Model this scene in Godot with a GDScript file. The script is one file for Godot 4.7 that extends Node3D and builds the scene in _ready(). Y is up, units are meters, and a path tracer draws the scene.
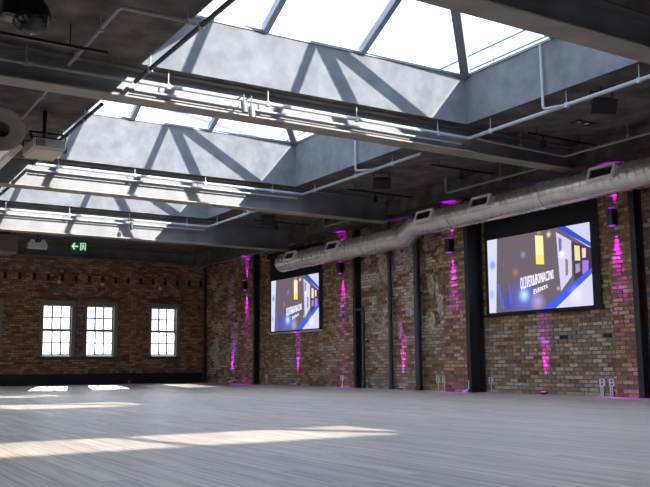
extends Node3D
# A long brick loft: x to the right, y up, depth d away from the camera (world z is minus d).

const HC := 4.65        # underside of the concrete ceiling
const WR := 12.8        # face of the right wall
const WL := -1.6        # face of the left wall
const DB := 29.2        # face of the far wall
const DN := -12.0       # wall behind the camera
const SUN := Vector3(-0.40, -0.48, -1.0)

var taken := {}
var mats := {}
var mesh_cache := {}
var rng := RandomNumberGenerator.new()
var patch_noise := FastNoiseLite.new()
var tone_noise := FastNoiseLite.new()
var grain_tex: ImageTexture
var cloud_tex: ImageTexture
var wood_tex: ImageTexture
var concrete_tex: ImageTexture

func P(x: float, y: float, d: float) -> Vector3:
	return Vector3(x, y, -d)

# ---------------------------------------------------------------- mesh helpers
func begin() -> SurfaceTool:
	var st := SurfaceTool.new()
	st.begin(Mesh.PRIMITIVE_TRIANGLES)
	return st

func tri(st: SurfaceTool, a: Vector3, b: Vector3, c: Vector3, n: Vector3) -> void:
	var q := [a, b, c]
	if (b - a).cross(c - a).dot(n) > 0.0:
		q = [a, c, b]
	for v in q:
		st.set_normal(n)
		st.add_vertex(v)

func quad(st: SurfaceTool, a: Vector3, b: Vector3, c: Vector3, d: Vector3, n: Vector3) -> void:
	tri(st, a, b, c, n)
	tri(st, a, c, d, n)

func slab(st: SurfaceTool, centre: Vector3, ax: Vector3, ay: Vector3, az: Vector3, bevel := 0.0) -> void:
	# a box with half extents ax, ay, az (orthogonal vectors), its edges chamfered by bevel
	var h := [ax, ay, az]
	var u := [ax.normalized(), ay.normalized(), az.normalized()]
	for i in 3:
		var j := (i + 1) % 3
		var k := (i + 2) % 3
		for s in [-1.0, 1.0]:
			var n: Vector3 = u[i] * s
			var f: Vector3 = centre + h[i] * s
			var hj: Vector3 = h[j] - u[j] * bevel
			var hk: Vector3 = h[k] - u[k] * bevel
			quad(st, f - hj - hk, f + hj - hk, f + hj + hk, f - hj + hk, n)
			if bevel > 0.0:
				for t in [-1.0, 1.0]:
					var n2: Vector3 = (u[i] * s + u[j] * t).normalized()
					var e1: Vector3 = centre + h[i] * s + (h[j] - u[j] * bevel) * t
					var e2: Vector3 = centre + (h[i] - u[i] * bevel) * s + h[j] * t
					quad(st, e1 - hk, e1 + hk, e2 + hk, e2 - hk, n2)
	if bevel > 0.0:
		for s in [-1.0, 1.0]:
			for t in [-1.0, 1.0]:
				for r in [-1.0, 1.0]:
					var a: Vector3 = h[0] * s
					var b: Vector3 = h[1] * t
					var c: Vector3 = h[2] * r
					var ia: Vector3 = u[0] * s * bevel
					var ib: Vector3 = u[1] * t * bevel
					var ic: Vector3 = u[2] * r * bevel
					tri(st, centre + a + b + c - ib - ic, centre + a + b + c - ia - ic, centre + a + b + c - ia - ib, (ia + ib + ic).normalized())

func box(st: SurfaceTool, x0: float, x1: float, y0: float, y1: float, d0: float, d1: float, bevel := 0.0) -> void:
	slab(st, P((x0 + x1) / 2, (y0 + y1) / 2, (d0 + d1) / 2), Vector3((x1 - x0) / 2, 0, 0), Vector3(0, (y1 - y0) / 2, 0), Vector3(0, 0, (d1 - d0) / 2), bevel)

func bar(st: SurfaceTool, a: Vector3, b: Vector3, w: float, h: float, up := Vector3.UP, bevel := 0.0) -> void:
	var f := (b - a).normalized()
	var s := f.cross(up).normalized()
	var t := s.cross(f).normalized()
	slab(st, (a + b) / 2, (b - a) / 2, s * w / 2, t * h / 2, bevel)

func rounded(pts: Array, r: float, steps := 5) -> Array:
	var out := [pts[0]]
	for i in range(1, pts.size() - 1):
		var p: Vector3 = pts[i]
		var a: Vector3 = (pts[i - 1] - p).normalized() * r
		var b: Vector3 = (pts[i + 1] - p).normalized() * r
		for k in steps + 1:
			var t := float(k) / steps
			out.append(p + a * (1 - t) * (1 - t) + b * t * t)
	out.append(pts[pts.size() - 1])
	return out

func tube(st: SurfaceTool, pts: Array, r: float, seg := 10, caps := true) -> void:
	var f: Vector3 = (pts[1] - pts[0]).normalized()
	var s := f.cross(Vector3.UP if absf(f.y) < 0.9 else Vector3.RIGHT).normalized()
	var rings := []
	var norms := []
	for i in pts.size():
		var dir := Vector3.ZERO
		if i > 0:
			dir += (pts[i] - pts[i - 1]).normalized()
		if i < pts.size() - 1:
			dir += (pts[i + 1] - pts[i]).normalized()
		dir = dir.normalized()
		s = (s - dir * s.dot(dir)).normalized()
		var t := dir.cross(s)
		var ring := []
		var nn := []
		for k in seg:
			var a := TAU * k / seg
			var n: Vector3 = s * cos(a) + t * sin(a)
			nn.append(n)
			ring.append(pts[i] + n * r)
		rings.append(ring)
		norms.append(nn)
	for i in rings.size() - 1:
		for k in seg:
			var k2 := (k + 1) % seg
			smooth_quad(st, [rings[i][k], rings[i][k2], rings[i + 1][k2], rings[i + 1][k]], [norms[i][k], norms[i][k2], norms[i + 1][k2], norms[i + 1][k]])
	if caps:
		for e in [0, rings.size() - 1]:
			var n: Vector3 = (pts[0] - pts[1]).normalized() if e == 0 else (pts[e] - pts[e - 1]).normalized()
			for k in range(1, seg - 1):
				tri(st, rings[e][0], rings[e][k], rings[e][k + 1], n)

func smooth_quad(st: SurfaceTool, v: Array, n: Array) -> void:
	for ids in [[0, 1, 2], [0, 2, 3]]:
		var a: Vector3 = v[ids[0]]
		var b: Vector3 = v[ids[1]]
		var c: Vector3 = v[ids[2]]
		var order: Array = ids
		if (b - a).cross(c - a).dot(n[ids[0]] + n[ids[1]] + n[ids[2]]) > 0.0:
			order = [ids[0], ids[2], ids[1]]
		for i in order:
			st.set_normal(n[i])
			st.add_vertex(v[i])

func lathe(st: SurfaceTool, base: Vector3, axis: Vector3, profile: Array, seg := 20) -> void:
	# profile: [radius, distance along axis] pairs
	var f := axis.normalized()
	var s := f.cross(Vector3.UP if absf(f.y) < 0.9 else Vector3.RIGHT).normalized()
	var t := f.cross(s)
	for i in profile.size() - 1:
		var p0: Array = profile[i]
		var p1: Array = profile[i + 1]
		var slope := Vector2(p1[1] - p0[1], p0[0] - p1[0]).normalized()
		for k in seg:
			var v := []
			var n := []
			for e in [[p0, k], [p0, k + 1], [p1, k + 1], [p1, k]]:
				var a: float = TAU * e[1] / seg
				var rad: Vector3 = s * cos(a) + t * sin(a)
				v.append(base + f * e[0][1] + rad * e[0][0])
				n.append(rad * slope.x + f * slope.y)
			smooth_quad(st, v, n)

func sheet(st: SurfaceTool, pts: Array, thick: float) -> void:
	# a flat polygon with thickness
	var n: Vector3 = (pts[1] - pts[0]).cross(pts[2] - pts[0]).normalized()
	for i in range(1, pts.size() - 1):
		tri(st, pts[0] + n * thick / 2, pts[i] + n * thick / 2, pts[i + 1] + n * thick / 2, n)
		tri(st, pts[0] - n * thick / 2, pts[i] - n * thick / 2, pts[i + 1] - n * thick / 2, -n)
	var mid := Vector3.ZERO
	for p in pts:
		mid += p / pts.size()
	for i in pts.size():
		var a: Vector3 = pts[i]
		var b: Vector3 = pts[(i + 1) % pts.size()]
		var side := (b - a).cross(n).normalized()
		if side.dot((a + b) / 2 - mid) < 0:
			side = -side
		quad(st, a + n * thick / 2, b + n * thick / 2, b - n * thick / 2, a - n * thick / 2, side)

# ---------------------------------------------------------------- scene helpers
func numbered(called: String) -> String:
	var n: int = taken.get(called, 0)
	taken[called] = n + 1
	return called if n == 0 else "%s_%03d" % [called, n]

func obj(called: String, st: SurfaceTool, m: Material, parent: Node = null) -> MeshInstance3D:
	var o := MeshInstance3D.new()
	o.mesh = st.commit()
	o.material_override = m
	o.cast_shadow = GeometryInstance3D.SHADOW_CASTING_SETTING_ON
	if parent:
		o.name = called
		parent.add_child(o, true)
	else:
		o.name = numbered(called)
		add_child(o, true)
	return o

func tag(o: Node, label: String, category: String, group := "") -> void:
	o.set_meta("label", label)
	o.set_meta("category", category)
	if group:
		o.set_meta("group", group)

func thing(called: String, label: String, category: String, at: Vector3, group := "") -> Node3D:
	var o := Node3D.new()
	o.name = numbered(called)
	add_child(o, true)
	o.position = at
	tag(o, label, category, group)
	return o

func piece(called: String, st: SurfaceTool, m: Material, parent: Node3D) -> MeshInstance3D:
	# a part whose shape is written in world coordinates under a thing that stands at its own base
	var o := obj(called, st, m, parent)
	var base := Vector3.ZERO
	var p: Node = parent
	while p != self:
		base += (p as Node3D).position
		p = p.get_parent()
	o.position = -base
	return o

func mat(key: String, c: Color, rough := 0.8, metal := 0.0, tex: Texture2D = null, scale := 1.0) -> StandardMaterial3D:
	if mats.has(key):
		return mats[key]
	var m := StandardMaterial3D.new()
	m.albedo_color = c
	m.roughness = rough
	m.metallic = metal
	if tex:
		m.albedo_texture = tex
		m.uv1_triplanar = true
		m.uv1_world_triplanar = true
		m.uv1_scale = Vector3.ONE * scale
	mats[key] = m
	return m

func rgb(r: int, g: int, b: int) -> Color:
	return Color(r / 255.0, g / 255.0, b / 255.0)

func noise_texture(sd: int, freq: float, lo: float, hi: float, octaves := 4, size := 256) -> ImageTexture:
	var f := FastNoiseLite.new()
	f.seed = sd
	f.frequency = freq
	f.fractal_octaves = octaves
	var im := f.get_seamless_image(size, size)
	var out := Image.create(size, size, true, Image.FORMAT_RGB8)
	for y in size:
		for x in size:
			var v := lerpf(lo, hi, im.get_pixel(x, y).r)
			out.set_pixel(x, y, Color(v, v, v))
	out.generate_mipmaps()
	return ImageTexture.create_from_image(out)

func wood_texture() -> ImageTexture:
	var f := FastNoiseLite.new()
	f.seed = 5
	f.frequency = 0.03
	f.fractal_octaves = 5
	var out := Image.create(128, 512, true, Image.FORMAT_RGB8)
	for y in 512:
		for x in 128:
			var v := f.get_noise_2d(x * 2.6, y * 0.14)
			var w := f.get_noise_2d(x * 0.7 + 400, y * 0.05)
			var k := clampf(0.9 + v * 0.17 + w * 0.14, 0.55, 1.0)
			out.set_pixel(x, y, Color(k, k * 0.99, k * 0.975))
	out.generate_mipmaps()
	return ImageTexture.create_from_image(out)

# ---------------------------------------------------------------- bricks
var brick_v := PackedVector3Array()
var brick_n := PackedVector3Array()
var brick_c := PackedColorArray()

func brick_shape(u: Vector3, v: Vector3, n: Vector3, at: Vector3, length: float, height: float, proud: float, depth: float, c: Color, vv: PackedVector3Array, nn: PackedVector3Array, cc: PackedColorArray) -> void:
	# front face with chamfered edges and four sides running back into the mortar
	var e := 0.005
	var a := at + n * proud
	var f := [a + u * e + v * e, a + u * (length - e) + v * e, a + u * (length - e) + v * (height - e), a + u * e + v * (height - e)]
	var b := at - n * depth
	var g := [b, b + u * length, b + u * length + v * height, b + v * height]
	var sides := [-v, u, v, -u]
	face4(f[0], f[1], f[2], f[3], n, c, vv, nn, cc)
	for i in 4:
		var j := (i + 1) % 4
		face4(f[i], f[j], g[j], g[i], (sides[i] * 1.0 + n * 0.3).normalized(), c, vv, nn, cc)

func face4(a: Vector3, b: Vector3, c: Vector3, d: Vector3, n: Vector3, col: Color, vv: PackedVector3Array, nn: PackedVector3Array, cc: PackedColorArray) -> void:
	var q := [a, b, c, a, c, d]
	if (b - a).cross(c - a).dot(n) > 0.0:
		q = [a, c, b, a, d, c]
	for p in q:
		vv.append(p)
		nn.append(n)
		cc.append(col)

func brick_mesh(length: float, height: float) -> ArrayMesh:
	var key := "brick%.2f_%.3f" % [length, height]
	if mesh_cache.has(key):
		return mesh_cache[key]
	var vv := PackedVector3Array()
	var nn := PackedVector3Array()
	var cc := PackedColorArray()
	brick_shape(Vector3.RIGHT, Vector3.UP, Vector3.BACK, Vector3.ZERO, length, height, 0.0, 0.03, Color.WHITE, vv, nn, cc)
	var arr := []
	arr.resize(Mesh.ARRAY_MAX)
	arr[Mesh.ARRAY_VERTEX] = vv
	arr[Mesh.ARRAY_NORMAL] = nn
	var m := ArrayMesh.new()
	m.add_surface_from_arrays(Mesh.PRIMITIVE_TRIANGLES, arr)
	mesh_cache[key] = m
	return m

func brick_material(c: Color) -> StandardMaterial3D:
	var key := "brick_" + c.to_html(false)
	return mat(key, c, 0.92, 0.0, grain_tex, 1.3)

func lay_bricks(origin: Vector3, u: Vector3, n: Vector3, length: float, y0: float, y1: float, holes: Array, tone: Callable, single: Callable, owner: Node3D, arr: Array) -> void:
	# courses of bricks over a rectangle; holes are [u0, u1, y0, y1]; single(u, y) says which become parts of their own
	var ch := 0.0775
	var course := 0
	var y := y0
	while y < y1 - 0.03:
		var h := minf(0.0675, y1 - y)
		var gaps := []
		for k in holes:
			if k[2] < y + h * 0.7 and k[3] > y + h * 0.3:
				gaps.append(k)
		var header := course % 6 == 5
		var step := 0.12 if header else 0.235
		var pos := -step * (0.5 if course % 2 else 0.0) + (0.06 if header else 0.0)
		while pos < length:
			var spans := [[maxf(pos, 0.0), minf(pos + step - 0.011, length)]]
			for k in gaps:
				var next := []
				for s in spans:
					if k[1] <= s[0] or k[0] >= s[1]:
						next.append(s)
					else:
						if k[0] > s[0]:
							next.append([s[0], k[0]])
						if k[1] < s[1]:
							next.append([k[1], s[1]])
				spans = next
			for s in spans:
				var l: float = s[1] - s[0]
				if l < 0.035:
					continue
				var c: Color = tone.call(s[0] + l / 2, y)
				var proud := rng.randf_range(-0.004, 0.005)
				if rng.randf() < 0.03:
					proud -= 0.012
				var at: Vector3 = origin + u * s[0] + Vector3.UP * y
				if single.call(s[0], y):
					var b := MeshInstance3D.new()
					b.mesh = brick_mesh(snappedf(l, 0.01), snappedf(h, 0.0025))
					b.name = "brick"
					b.material_override = brick_material(c)
					b.transform = Transform3D(Basis(u, Vector3.UP, n), at + n * proud)
					owner.add_child(b, true)
				else:
					var lin := c.srgb_to_linear()
					brick_shape(u, Vector3.UP, n, at, l, h, proud, 0.03, lin, arr[0], arr[1], arr[2])
			pos += step
		y += ch
		course += 1

func brick_arrays() -> Array:
	return [PackedVector3Array(), PackedVector3Array(), PackedColorArray()]

func commit_bricks(arr: Array, owner: Node3D, called := "brickwork") -> void:
	var a := []
	a.resize(Mesh.ARRAY_MAX)
	a[Mesh.ARRAY_VERTEX] = arr[0]
	a[Mesh.ARRAY_NORMAL] = arr[1]
	a[Mesh.ARRAY_COLOR] = arr[2]
	var m := ArrayMesh.new()
	m.add_surface_from_arrays(Mesh.PRIMITIVE_TRIANGLES, a)
	var o := MeshInstance3D.new()
	o.mesh = m
	o.name = called
	var bm := mat("brick_mixed", Color.WHITE, 0.92, 0.0, grain_tex, 1.3)
	bm.vertex_color_use_as_albedo = true
	o.material_override = bm
	o.set_meta("kind", "stuff")
	owner.add_child(o, true)

const TAN := [Color8(182, 148, 104), Color8(162, 128, 88), Color8(142, 110, 76), Color8(200, 166, 122), Color8(124, 96, 70)]
const GREY := [Color8(192, 172, 148), Color8(172, 153, 132), Color8(208, 188, 160), Color8(148, 130, 114), Color8(168, 134, 106)]
const RED := [Color8(170, 116, 86), Color8(152, 106, 80), Color8(186, 132, 98), Color8(128, 92, 72), Color8(150, 122, 106)]
const LIME := [Color8(226, 214, 190), Color8(210, 198, 176), Color8(196, 180, 152)]
const DARK := [Color8(184, 140, 110), Color8(166, 124, 96), Color8(200, 156, 120), Color8(144, 112, 90), Color8(208, 178, 144)]

func pick(list: Array) -> Color:
	return list[rng.randi() % list.size()]

func tone_right(d: float, y: float) -> Color:
	var n := patch_noise.get_noise_2d(d * 1.0, y * 1.6)
	var m := tone_noise.get_noise_2d(d * 1.0 + 40.0, y * 1.3)
	if d > 15.3 and d < 19.0:
		if m > 0.12 and y > 1.2:
			return pick(LIME)
		if y < 1.5 and n > -0.1:
			return pick(GREY)
		return pick(TAN) if n < 0.15 else pick(RED)
	if d > 26.0 and m > 0.16:
		return pick(LIME)
	if d < 14.3:
		if y < 1.35 and n > -0.18:
			return pick(GREY)
		return pick(RED) if n > 0.22 else pick(TAN)
	if y < 1.2 and n > 0.05:
		return pick(GREY)
	return pick(RED) if m > 0.2 else pick(TAN)

func tone_pilaster(d: float, y: float) -> Color:
	var n := patch_noise.get_noise_2d(d * 1.0, y * 1.6)
	var m := tone_noise.get_noise_2d(d * 1.4 + 7.0, y * 1.4)
	return pick(RED) if n > 0.1 and m > -0.1 else (pick(TAN) if m > 0.0 else pick(DARK))

func tone_far(x: float, y: float) -> Color:
	var n := patch_noise.get_noise_2d(x * 1.2 + 90.0, y * 1.6)
	if n > 0.34:
		return pick(TAN)
	return pick(DARK)

# ---------------------------------------------------------------- main
func _ready() -> void:
	rng.seed = 20240611
	patch_noise.seed = 11
	patch_noise.frequency = 0.55
	tone_noise.seed = 23
	tone_noise.frequency = 0.9

	# camera
	var cam := Camera3D.new()
	cam.name = "camera"
	var yaw := 0.5525
	var pit := 0.14146
	var rol := -0.00699
	var F := Vector3(sin(yaw) * cos(pit), sin(pit), -cos(yaw) * cos(pit))
	var R := Vector3(cos(yaw), 0, sin(yaw))
	var U := R.cross(F)
	var R2 := R * cos(rol) + U * sin(rol)
	var U2 := U * cos(rol) - R * sin(rol)
	cam.transform = Transform3D(Basis(R2, U2, -F), Vector3(0, 0.62, 0))
	cam.fov = rad_to_deg(2.0 * atan(243.5 / 849.5))
	cam.near = 0.05
	cam.far = 400.0
	add_child(cam)
	cam.current = true

	# sky and sun
	var env := Environment.new()
	env.background_mode = Environment.BG_SKY
	var sky := Sky.new()
	var sm := ProceduralSkyMaterial.new()
	sm.sky_top_color = Color(0.78, 0.87, 1.0)
	sm.sky_horizon_color = Color(0.97, 0.98, 1.0)
	sm.ground_horizon_color = Color(0.9, 0.9, 0.9)
	sm.ground_bottom_color = Color(0.5, 0.5, 0.5)
	sm.sun_angle_max = 1.0
	sky.sky_material = sm
	env.sky = sky
	env.background_energy_multiplier = 0.95
	env.tonemap_mode = Environment.TONE_MAPPER_LINEAR
	env.tonemap_exposure = 4.8
	env.sdfgi_enabled = true
	env.ssao_enabled = true
	env.ssil_enabled = true
	var we := WorldEnvironment.new()
	we.name = "environment"
	we.environment = env
	add_child(we)
	var sun := DirectionalLight3D.new()
	sun.name = "sun"
	sun.light_energy = 0.94
	sun.light_color = Color(1.0, 0.985, 0.965)
	sun.light_angular_distance = 0.6
	sun.shadow_enabled = true
	sun.sky_mode = DirectionalLight3D.SKY_MODE_LIGHT_ONLY
	add_child(sun)
	sun.look_at_from_position(Vector3.ZERO, SUN, Vector3.UP)

	grain_tex = noise_texture(3, 0.05, 0.72, 1.0)
	cloud_tex = noise_texture(8, 0.012, 0.8, 1.0, 5)
	concrete_tex = noise_texture(14, 0.02, 0.55, 1.0, 6)
	wood_tex = wood_texture()

	build_shell()
	build_floor()
	build_right_wall()
	build_far_wall()
	build_ceiling()
	build_screens()
	build_duct()
	build_pipes()
	build_wall_fittings()
	build_ceiling_fittings()
	build_outside()

# ---------------------------------------------------------------- shell
func structure(called: String, st: SurfaceTool, m: Material) -> MeshInstance3D:
	var o := obj(called, st, m)
	o.set_meta("kind", "structure")
	return o

func build_shell() -> void:
	var plain := mat("plain_brick", rgb(120, 94, 72), 0.95, 0.0, concrete_tex, 0.7)
	var st := begin()
	var d := DN - 0.4
	var openings := []
	for i in 13:
		openings.append([-10.6 + i * 3.05, -10.6 + i * 3.05 + 1.9])
	for w in openings:
		box(st, WL - 0.4, WL, -0.3, HC + 0.3, d, w[0])
		box(st, WL - 0.4, WL, -0.3, 0.85, w[0], w[1])
		box(st, WL - 0.4, WL, 3.6, HC + 0.3, w[0], w[1])
		d = w[1]
	box(st, WL - 0.4, WL, -0.3, HC + 0.3, d, DB + 0.4)
	var o := structure("wall_left", st, plain)
	tag(o, "brown brick side wall opposite the projection screens, with windows added for light", "wall")
	for i in openings.size():
		added_side_window(6 + i, openings[i][0], openings[i][1])
	st = begin()
	box(st, WL, WR + 0.4, -0.3, HC + 0.3, DN - 0.4, DN)
	o = structure("wall_near", st, plain)
	tag(o, "brown brick end wall opposite the sash windows", "wall")

func added_side_window(n: int, d0: float, d1: float) -> void:  # unseen windows added in the left wall to bring in more light
	var paint := mat("window_paint", rgb(128, 128, 114), 0.55)
	var w := Node3D.new()
	w.name = "window_%d" % n
	add_child(w)
	w.position = P(WL, 0.85, (d0 + d1) / 2)
	w.set_meta("kind", "structure")
	tag(w, "unseen tall window added to brighten the room, facing the projection screens", "window", "added side windows")
	var s := begin()
	for e in [[d0, d0 + 0.06], [d1 - 0.06, d1]]:
		box(s, WL - 0.22, WL - 0.12, 0.85, 3.6, e[0], e[1])
	for y in [[0.85, 0.91], [3.54, 3.6]]:
		box(s, WL - 0.22, WL - 0.12, y[0], y[1], d0 + 0.06, d1 - 0.06)
	piece("frame", s, paint, w)
	var m := (d0 + d1) / 2
	for c in [[d0 + 0.06, m], [m, d1 - 0.06]]:
		for r in [[0.91, 2.22], [2.22, 3.54]]:
			s = begin()
			box(s, WL - 0.175, WL - 0.169, r[0], r[1], c[0], c[1])
			piece("pane", s, glass_material(), w)
	s = begin()
	box(s, WL - 0.2, WL - 0.14, 0.91, 3.54, m - 0.02, m + 0.02)
	piece("glazing_bar", s, paint, w)
	s = begin()
	box(s, WL - 0.198, WL - 0.142, 2.2, 2.24, d0 + 0.06, d1 - 0.06)
	piece("glazing_bar", s, paint, w)

func build_floor() -> void:
	var st := begin()
	box(st, WL, WR + 0.4, -0.3, -0.014, DN, DB + 0.4)
	var fl := structure("floor", st, mat("floor_gap", rgb(120, 110, 100), 0.9))
	tag(fl, "pale grey washed oak plank floor", "floor")
	var tones := [Color8(230, 215, 201), Color8(224, 209, 196), Color8(235, 220, 206), Color8(217, 203, 191), Color8(228, 212, 197), Color8(221, 208, 198)]
	var fm := []
	for c in tones:
		var m := StandardMaterial3D.new()
		m.albedo_color = c
		m.albedo_texture = wood_tex
		m.roughness = 0.42
		fm.append(m)
	var w := 0.19
	var lengths := [1.4, 1.8, 2.2]
	var shapes := {}
	var list := []
	var x := WL
	while x < WR:
		var d := DN - rng.randf() * 1.5
		while d < DB:
			var l: float = lengths[rng.randi() % 3]
			if d + l > DN and d < DB:
				list.append([x, d, l, rng.randi() % fm.size()])
			d += l
		x += w
	# the nearest boards in view are parts of their own
	var ranked := []
	for i in list.size():
		var b: Array = list[i]
		var cx: float = b[0] + w / 2
		var cd: float = b[1] + b[2] / 2
		var ang := rad_to_deg(atan2(cx, cd)) - 31.66
		if cd > 3.4 and absf(ang) < 24.0:
			ranked.append([cx * cx + cd * cd, i])
	ranked.sort()
	var own := {}
	for i in mini(300, ranked.size()):
		own[ranked[i][1]] = true
	var rest := []
	for k in fm.size():
		rest.append(begin())
	for i in list.size():
		var b: Array = list[i]
		var bx: float = b[0]
		var d0 := maxf(b[1], DN)
		var d1 := minf(b[1] + b[2], DB)
		var wx := minf(w, WR - bx)
		if own.has(i) and d1 - d0 == b[2] and wx == w:
			if not shapes.has(b[2]):
				var s := begin()
				board(s, 0.0, 0.0, w, b[2], 0.0)
				shapes[b[2]] = s.commit()
			var o := MeshInstance3D.new()
			o.mesh = shapes[b[2]]
			o.material_override = fm[b[3]]
			o.name = "floor_board"
			o.position = P(bx, 0, d0)
			fl.add_child(o, true)
		else:
			board(rest[b[3]], bx, d0, wx, d1 - d0, rng.randf())
	for k in fm.size():
		var o := obj("floor_boards", rest[k], fm[k], fl)
		o.set_meta("kind", "stuff")

func board(st: SurfaceTool, x: float, d: float, w: float, l: float, shift: float) -> void:
	var e := 0.002
	var g := 0.0015
	var n := Vector3.UP
	var c := [Vector2(x + g + e, d + g + e), Vector2(x + w - g - e, d + g + e), Vector2(x + w - g - e, d + l - g - e), Vector2(x + g + e, d + l - g - e)]
	var f := [Vector2(x + g, d + g), Vector2(x + w - g, d + g), Vector2(x + w - g, d + l - g), Vector2(x + g, d + l - g)]
	var uv := [Vector2(shift, shift * 3.0), Vector2(shift + 0.7, shift * 3.0), Vector2(shift + 0.7, shift * 3.0 + l * 0.35), Vector2(shift, shift * 3.0 + l * 0.35)]
	for ids in [[0, 1, 2], [0, 2, 3]]:
		var turn: Array = ids
		var a3 := P(c[ids[0]].x, 0, c[ids[0]].y)
		if (P(c[ids[1]].x, 0, c[ids[1]].y) - a3).cross(P(c[ids[2]].x, 0, c[ids[2]].y) - a3).y > 0:
			turn = [ids[0], ids[2], ids[1]]
		for i in turn:
			st.set_normal(n)
			st.set_uv(uv[i])
			st.add_vertex(P(c[i].x, 0, c[i].y))
	for i in 4:
		var j := (i + 1) % 4
		var mid: Vector2 = (f[i] + f[j]) / 2 - Vector2(x + w / 2, d + l / 2)
		var side := Vector3(signf(mid.x) if i % 2 == 1 else 0.0, 1.0, -signf(mid.y) if i % 2 == 0 else 0.0).normalized()
		var q := [[P(c[i].x, 0, c[i].y), uv[i]], [P(c[j].x, 0, c[j].y), uv[j]], [P(f[j].x, -0.014, f[j].y), uv[j]], [P(f[i].x, -0.014, f[i].y), uv[i]]]
		for ids in [[0, 1, 2], [0, 2, 3]]:
			var ord: Array = ids
			if (q[ids[1]][0] - q[ids[0]][0]).cross(q[ids[2]][0] - q[ids[0]][0]).dot(side) > 0:
				ord = [ids[0], ids[2], ids[1]]
			for k in ord:
				st.set_normal(side)
				st.set_uv(q[k][1])
				st.add_vertex(q[k][0])

# ---------------------------------------------------------------- right wall
# near edge, far edge, face
const PILASTERS := [[24.98, 26.15, 12.62], [19.05, 19.95, 12.63], [14.24, 15.03, 12.4], [9.98, 10.47, 12.6], [4.6, 5.4, 12.5]]

func build_right_wall() -> void:
	var mortar := mat("mortar", rgb(122, 112, 98), 0.95, 0.0, grain_tex, 2.0)
	var st := begin()
	box(st, WR + 0.012, WR + 0.4, -0.3, HC + 0.3, DN, DB + 0.4)
	var wall := structure("wall_right", st, mortar)
	tag(wall, "long brown and grey brick wall with pilasters and two screens", "wall")
	var arr := brick_arrays()
	var holes := []
	for p in PILASTERS:
		holes.append([p[0], p[1], 0.0, 5.0])
	holes.append([11.73, 11.96, 1.08, 1.16])
	holes.append([10.67, 10.88, 1.08, 1.16])
	var h2 := []
	for k in holes:
		h2.append([k[0] - 2.0, k[1] - 2.0, k[2], k[3]])
	var near := func(u: float, y: float) -> bool:
		var d := u + 2.0
		return d > 10.66 and d < 13.3 and y < 1.62 and y > 0.02
	lay_bricks(P(WR, 0, 2.0), Vector3(0, 0, -1), Vector3(-1, 0, 0), DB - 2.0, 0.0, 4.26, h2, func(u: float, y: float) -> Color: return tone_right(u + 2.0, y), near, wall, arr)
	var never := func(_u: float, _y: float) -> bool: return false
	for p in PILASTERS:
		var s := begin()
		box(s, float(p[2]) + 0.012, WR + 0.05, 0.0, 4.245, p[0] + 0.012, p[1] - 0.012)
		obj("pilaster", s, mortar, wall)
		lay_bricks(P(float(p[2]), 0, p[0]), Vector3(0, 0, -1), Vector3(-1, 0, 0), p[1] - p[0], 0.0, 4.245, [], func(u: float, y: float) -> Color: return tone_pilaster(p[0] + u, y), never, wall, arr)
		lay_bricks(P(float(p[2]), 0, p[0]), Vector3(1, 0, 0), Vector3(0, 0, 1), WR - float(p[2]), 0.0, 4.245, [], func(u: float, y: float) -> Color: return tone_pilaster(p[0] + u, y), never, wall, arr)
		lay_bricks(P(float(p[2]), 0, p[1]), Vector3(1, 0, 0), Vector3(0, 0, -1), WR - float(p[2]), 0.0, 4.245, [], func(u: float, y: float) -> Color: return tone_pilaster(p[0] + u, y), never, wall, arr)
	commit_bricks(arr, wall)
	# remains of old render between the second and third pilaster
	for i in 46:
		var cd := rng.randf_range(15.4, 18.75)
		var cy := rng.randf_range(1.5, 3.7)
		var rw := rng.randf_range(0.06, 0.19)
		var rh := rng.randf_range(0.1, 0.3)
		var rim := []
		for j in 14:
			var t := TAU * j / 14.0
			var q := rng.randf_range(0.7, 1.15)
			rim.append([cd + cos(t) * rw * q, cy + sin(t) * rh * q])
		var rs := begin()
		for j in 14:
			var e: Array = rim[j]
			var g: Array = rim[(j + 1) % 14]
			tri(rs, P(WR - 0.013, cy, cd), P(WR - 0.011, e[1], e[0]), P(WR - 0.011, g[1], g[0]), Vector3(-1, 0, 0))
			quad(rs, P(WR - 0.011, e[1], e[0]), P(WR - 0.011, g[1], g[0]), P(WR + 0.006, g[1], g[0]), P(WR + 0.006, e[1], e[0]), Vector3(-0.5, (e[1] + g[1]) / 2 - cy, -((e[0] + g[0]) / 2 - cd)).normalized())
		obj("render_patch", rs, mat("old_render_%d" % (i % 3), [rgb(214, 200, 176), rgb(196, 182, 158), rgb(178, 160, 136)][i % 3], 0.95, 0.0, concrete_tex, 1.2), wall)
	for k in [[11.73, 11.96], [10.67, 10.88]]:
		var s := begin()
		box(s, WR + 0.004, WR + 0.05, 1.085, 1.155, k[0] + 0.005, k[1] - 0.005)
		obj("air_brick", s, mat("black_iron", rgb(26, 25, 26), 0.7), wall)

# ---------------------------------------------------------------- far wall
const WINDOWS := [[6.93, 7.88], [8.40, 9.35], [10.72, 11.67], [4.55, 5.50], [2.2, 3.15]]
const WY0 := 0.98
const WY1 := 2.69

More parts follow.
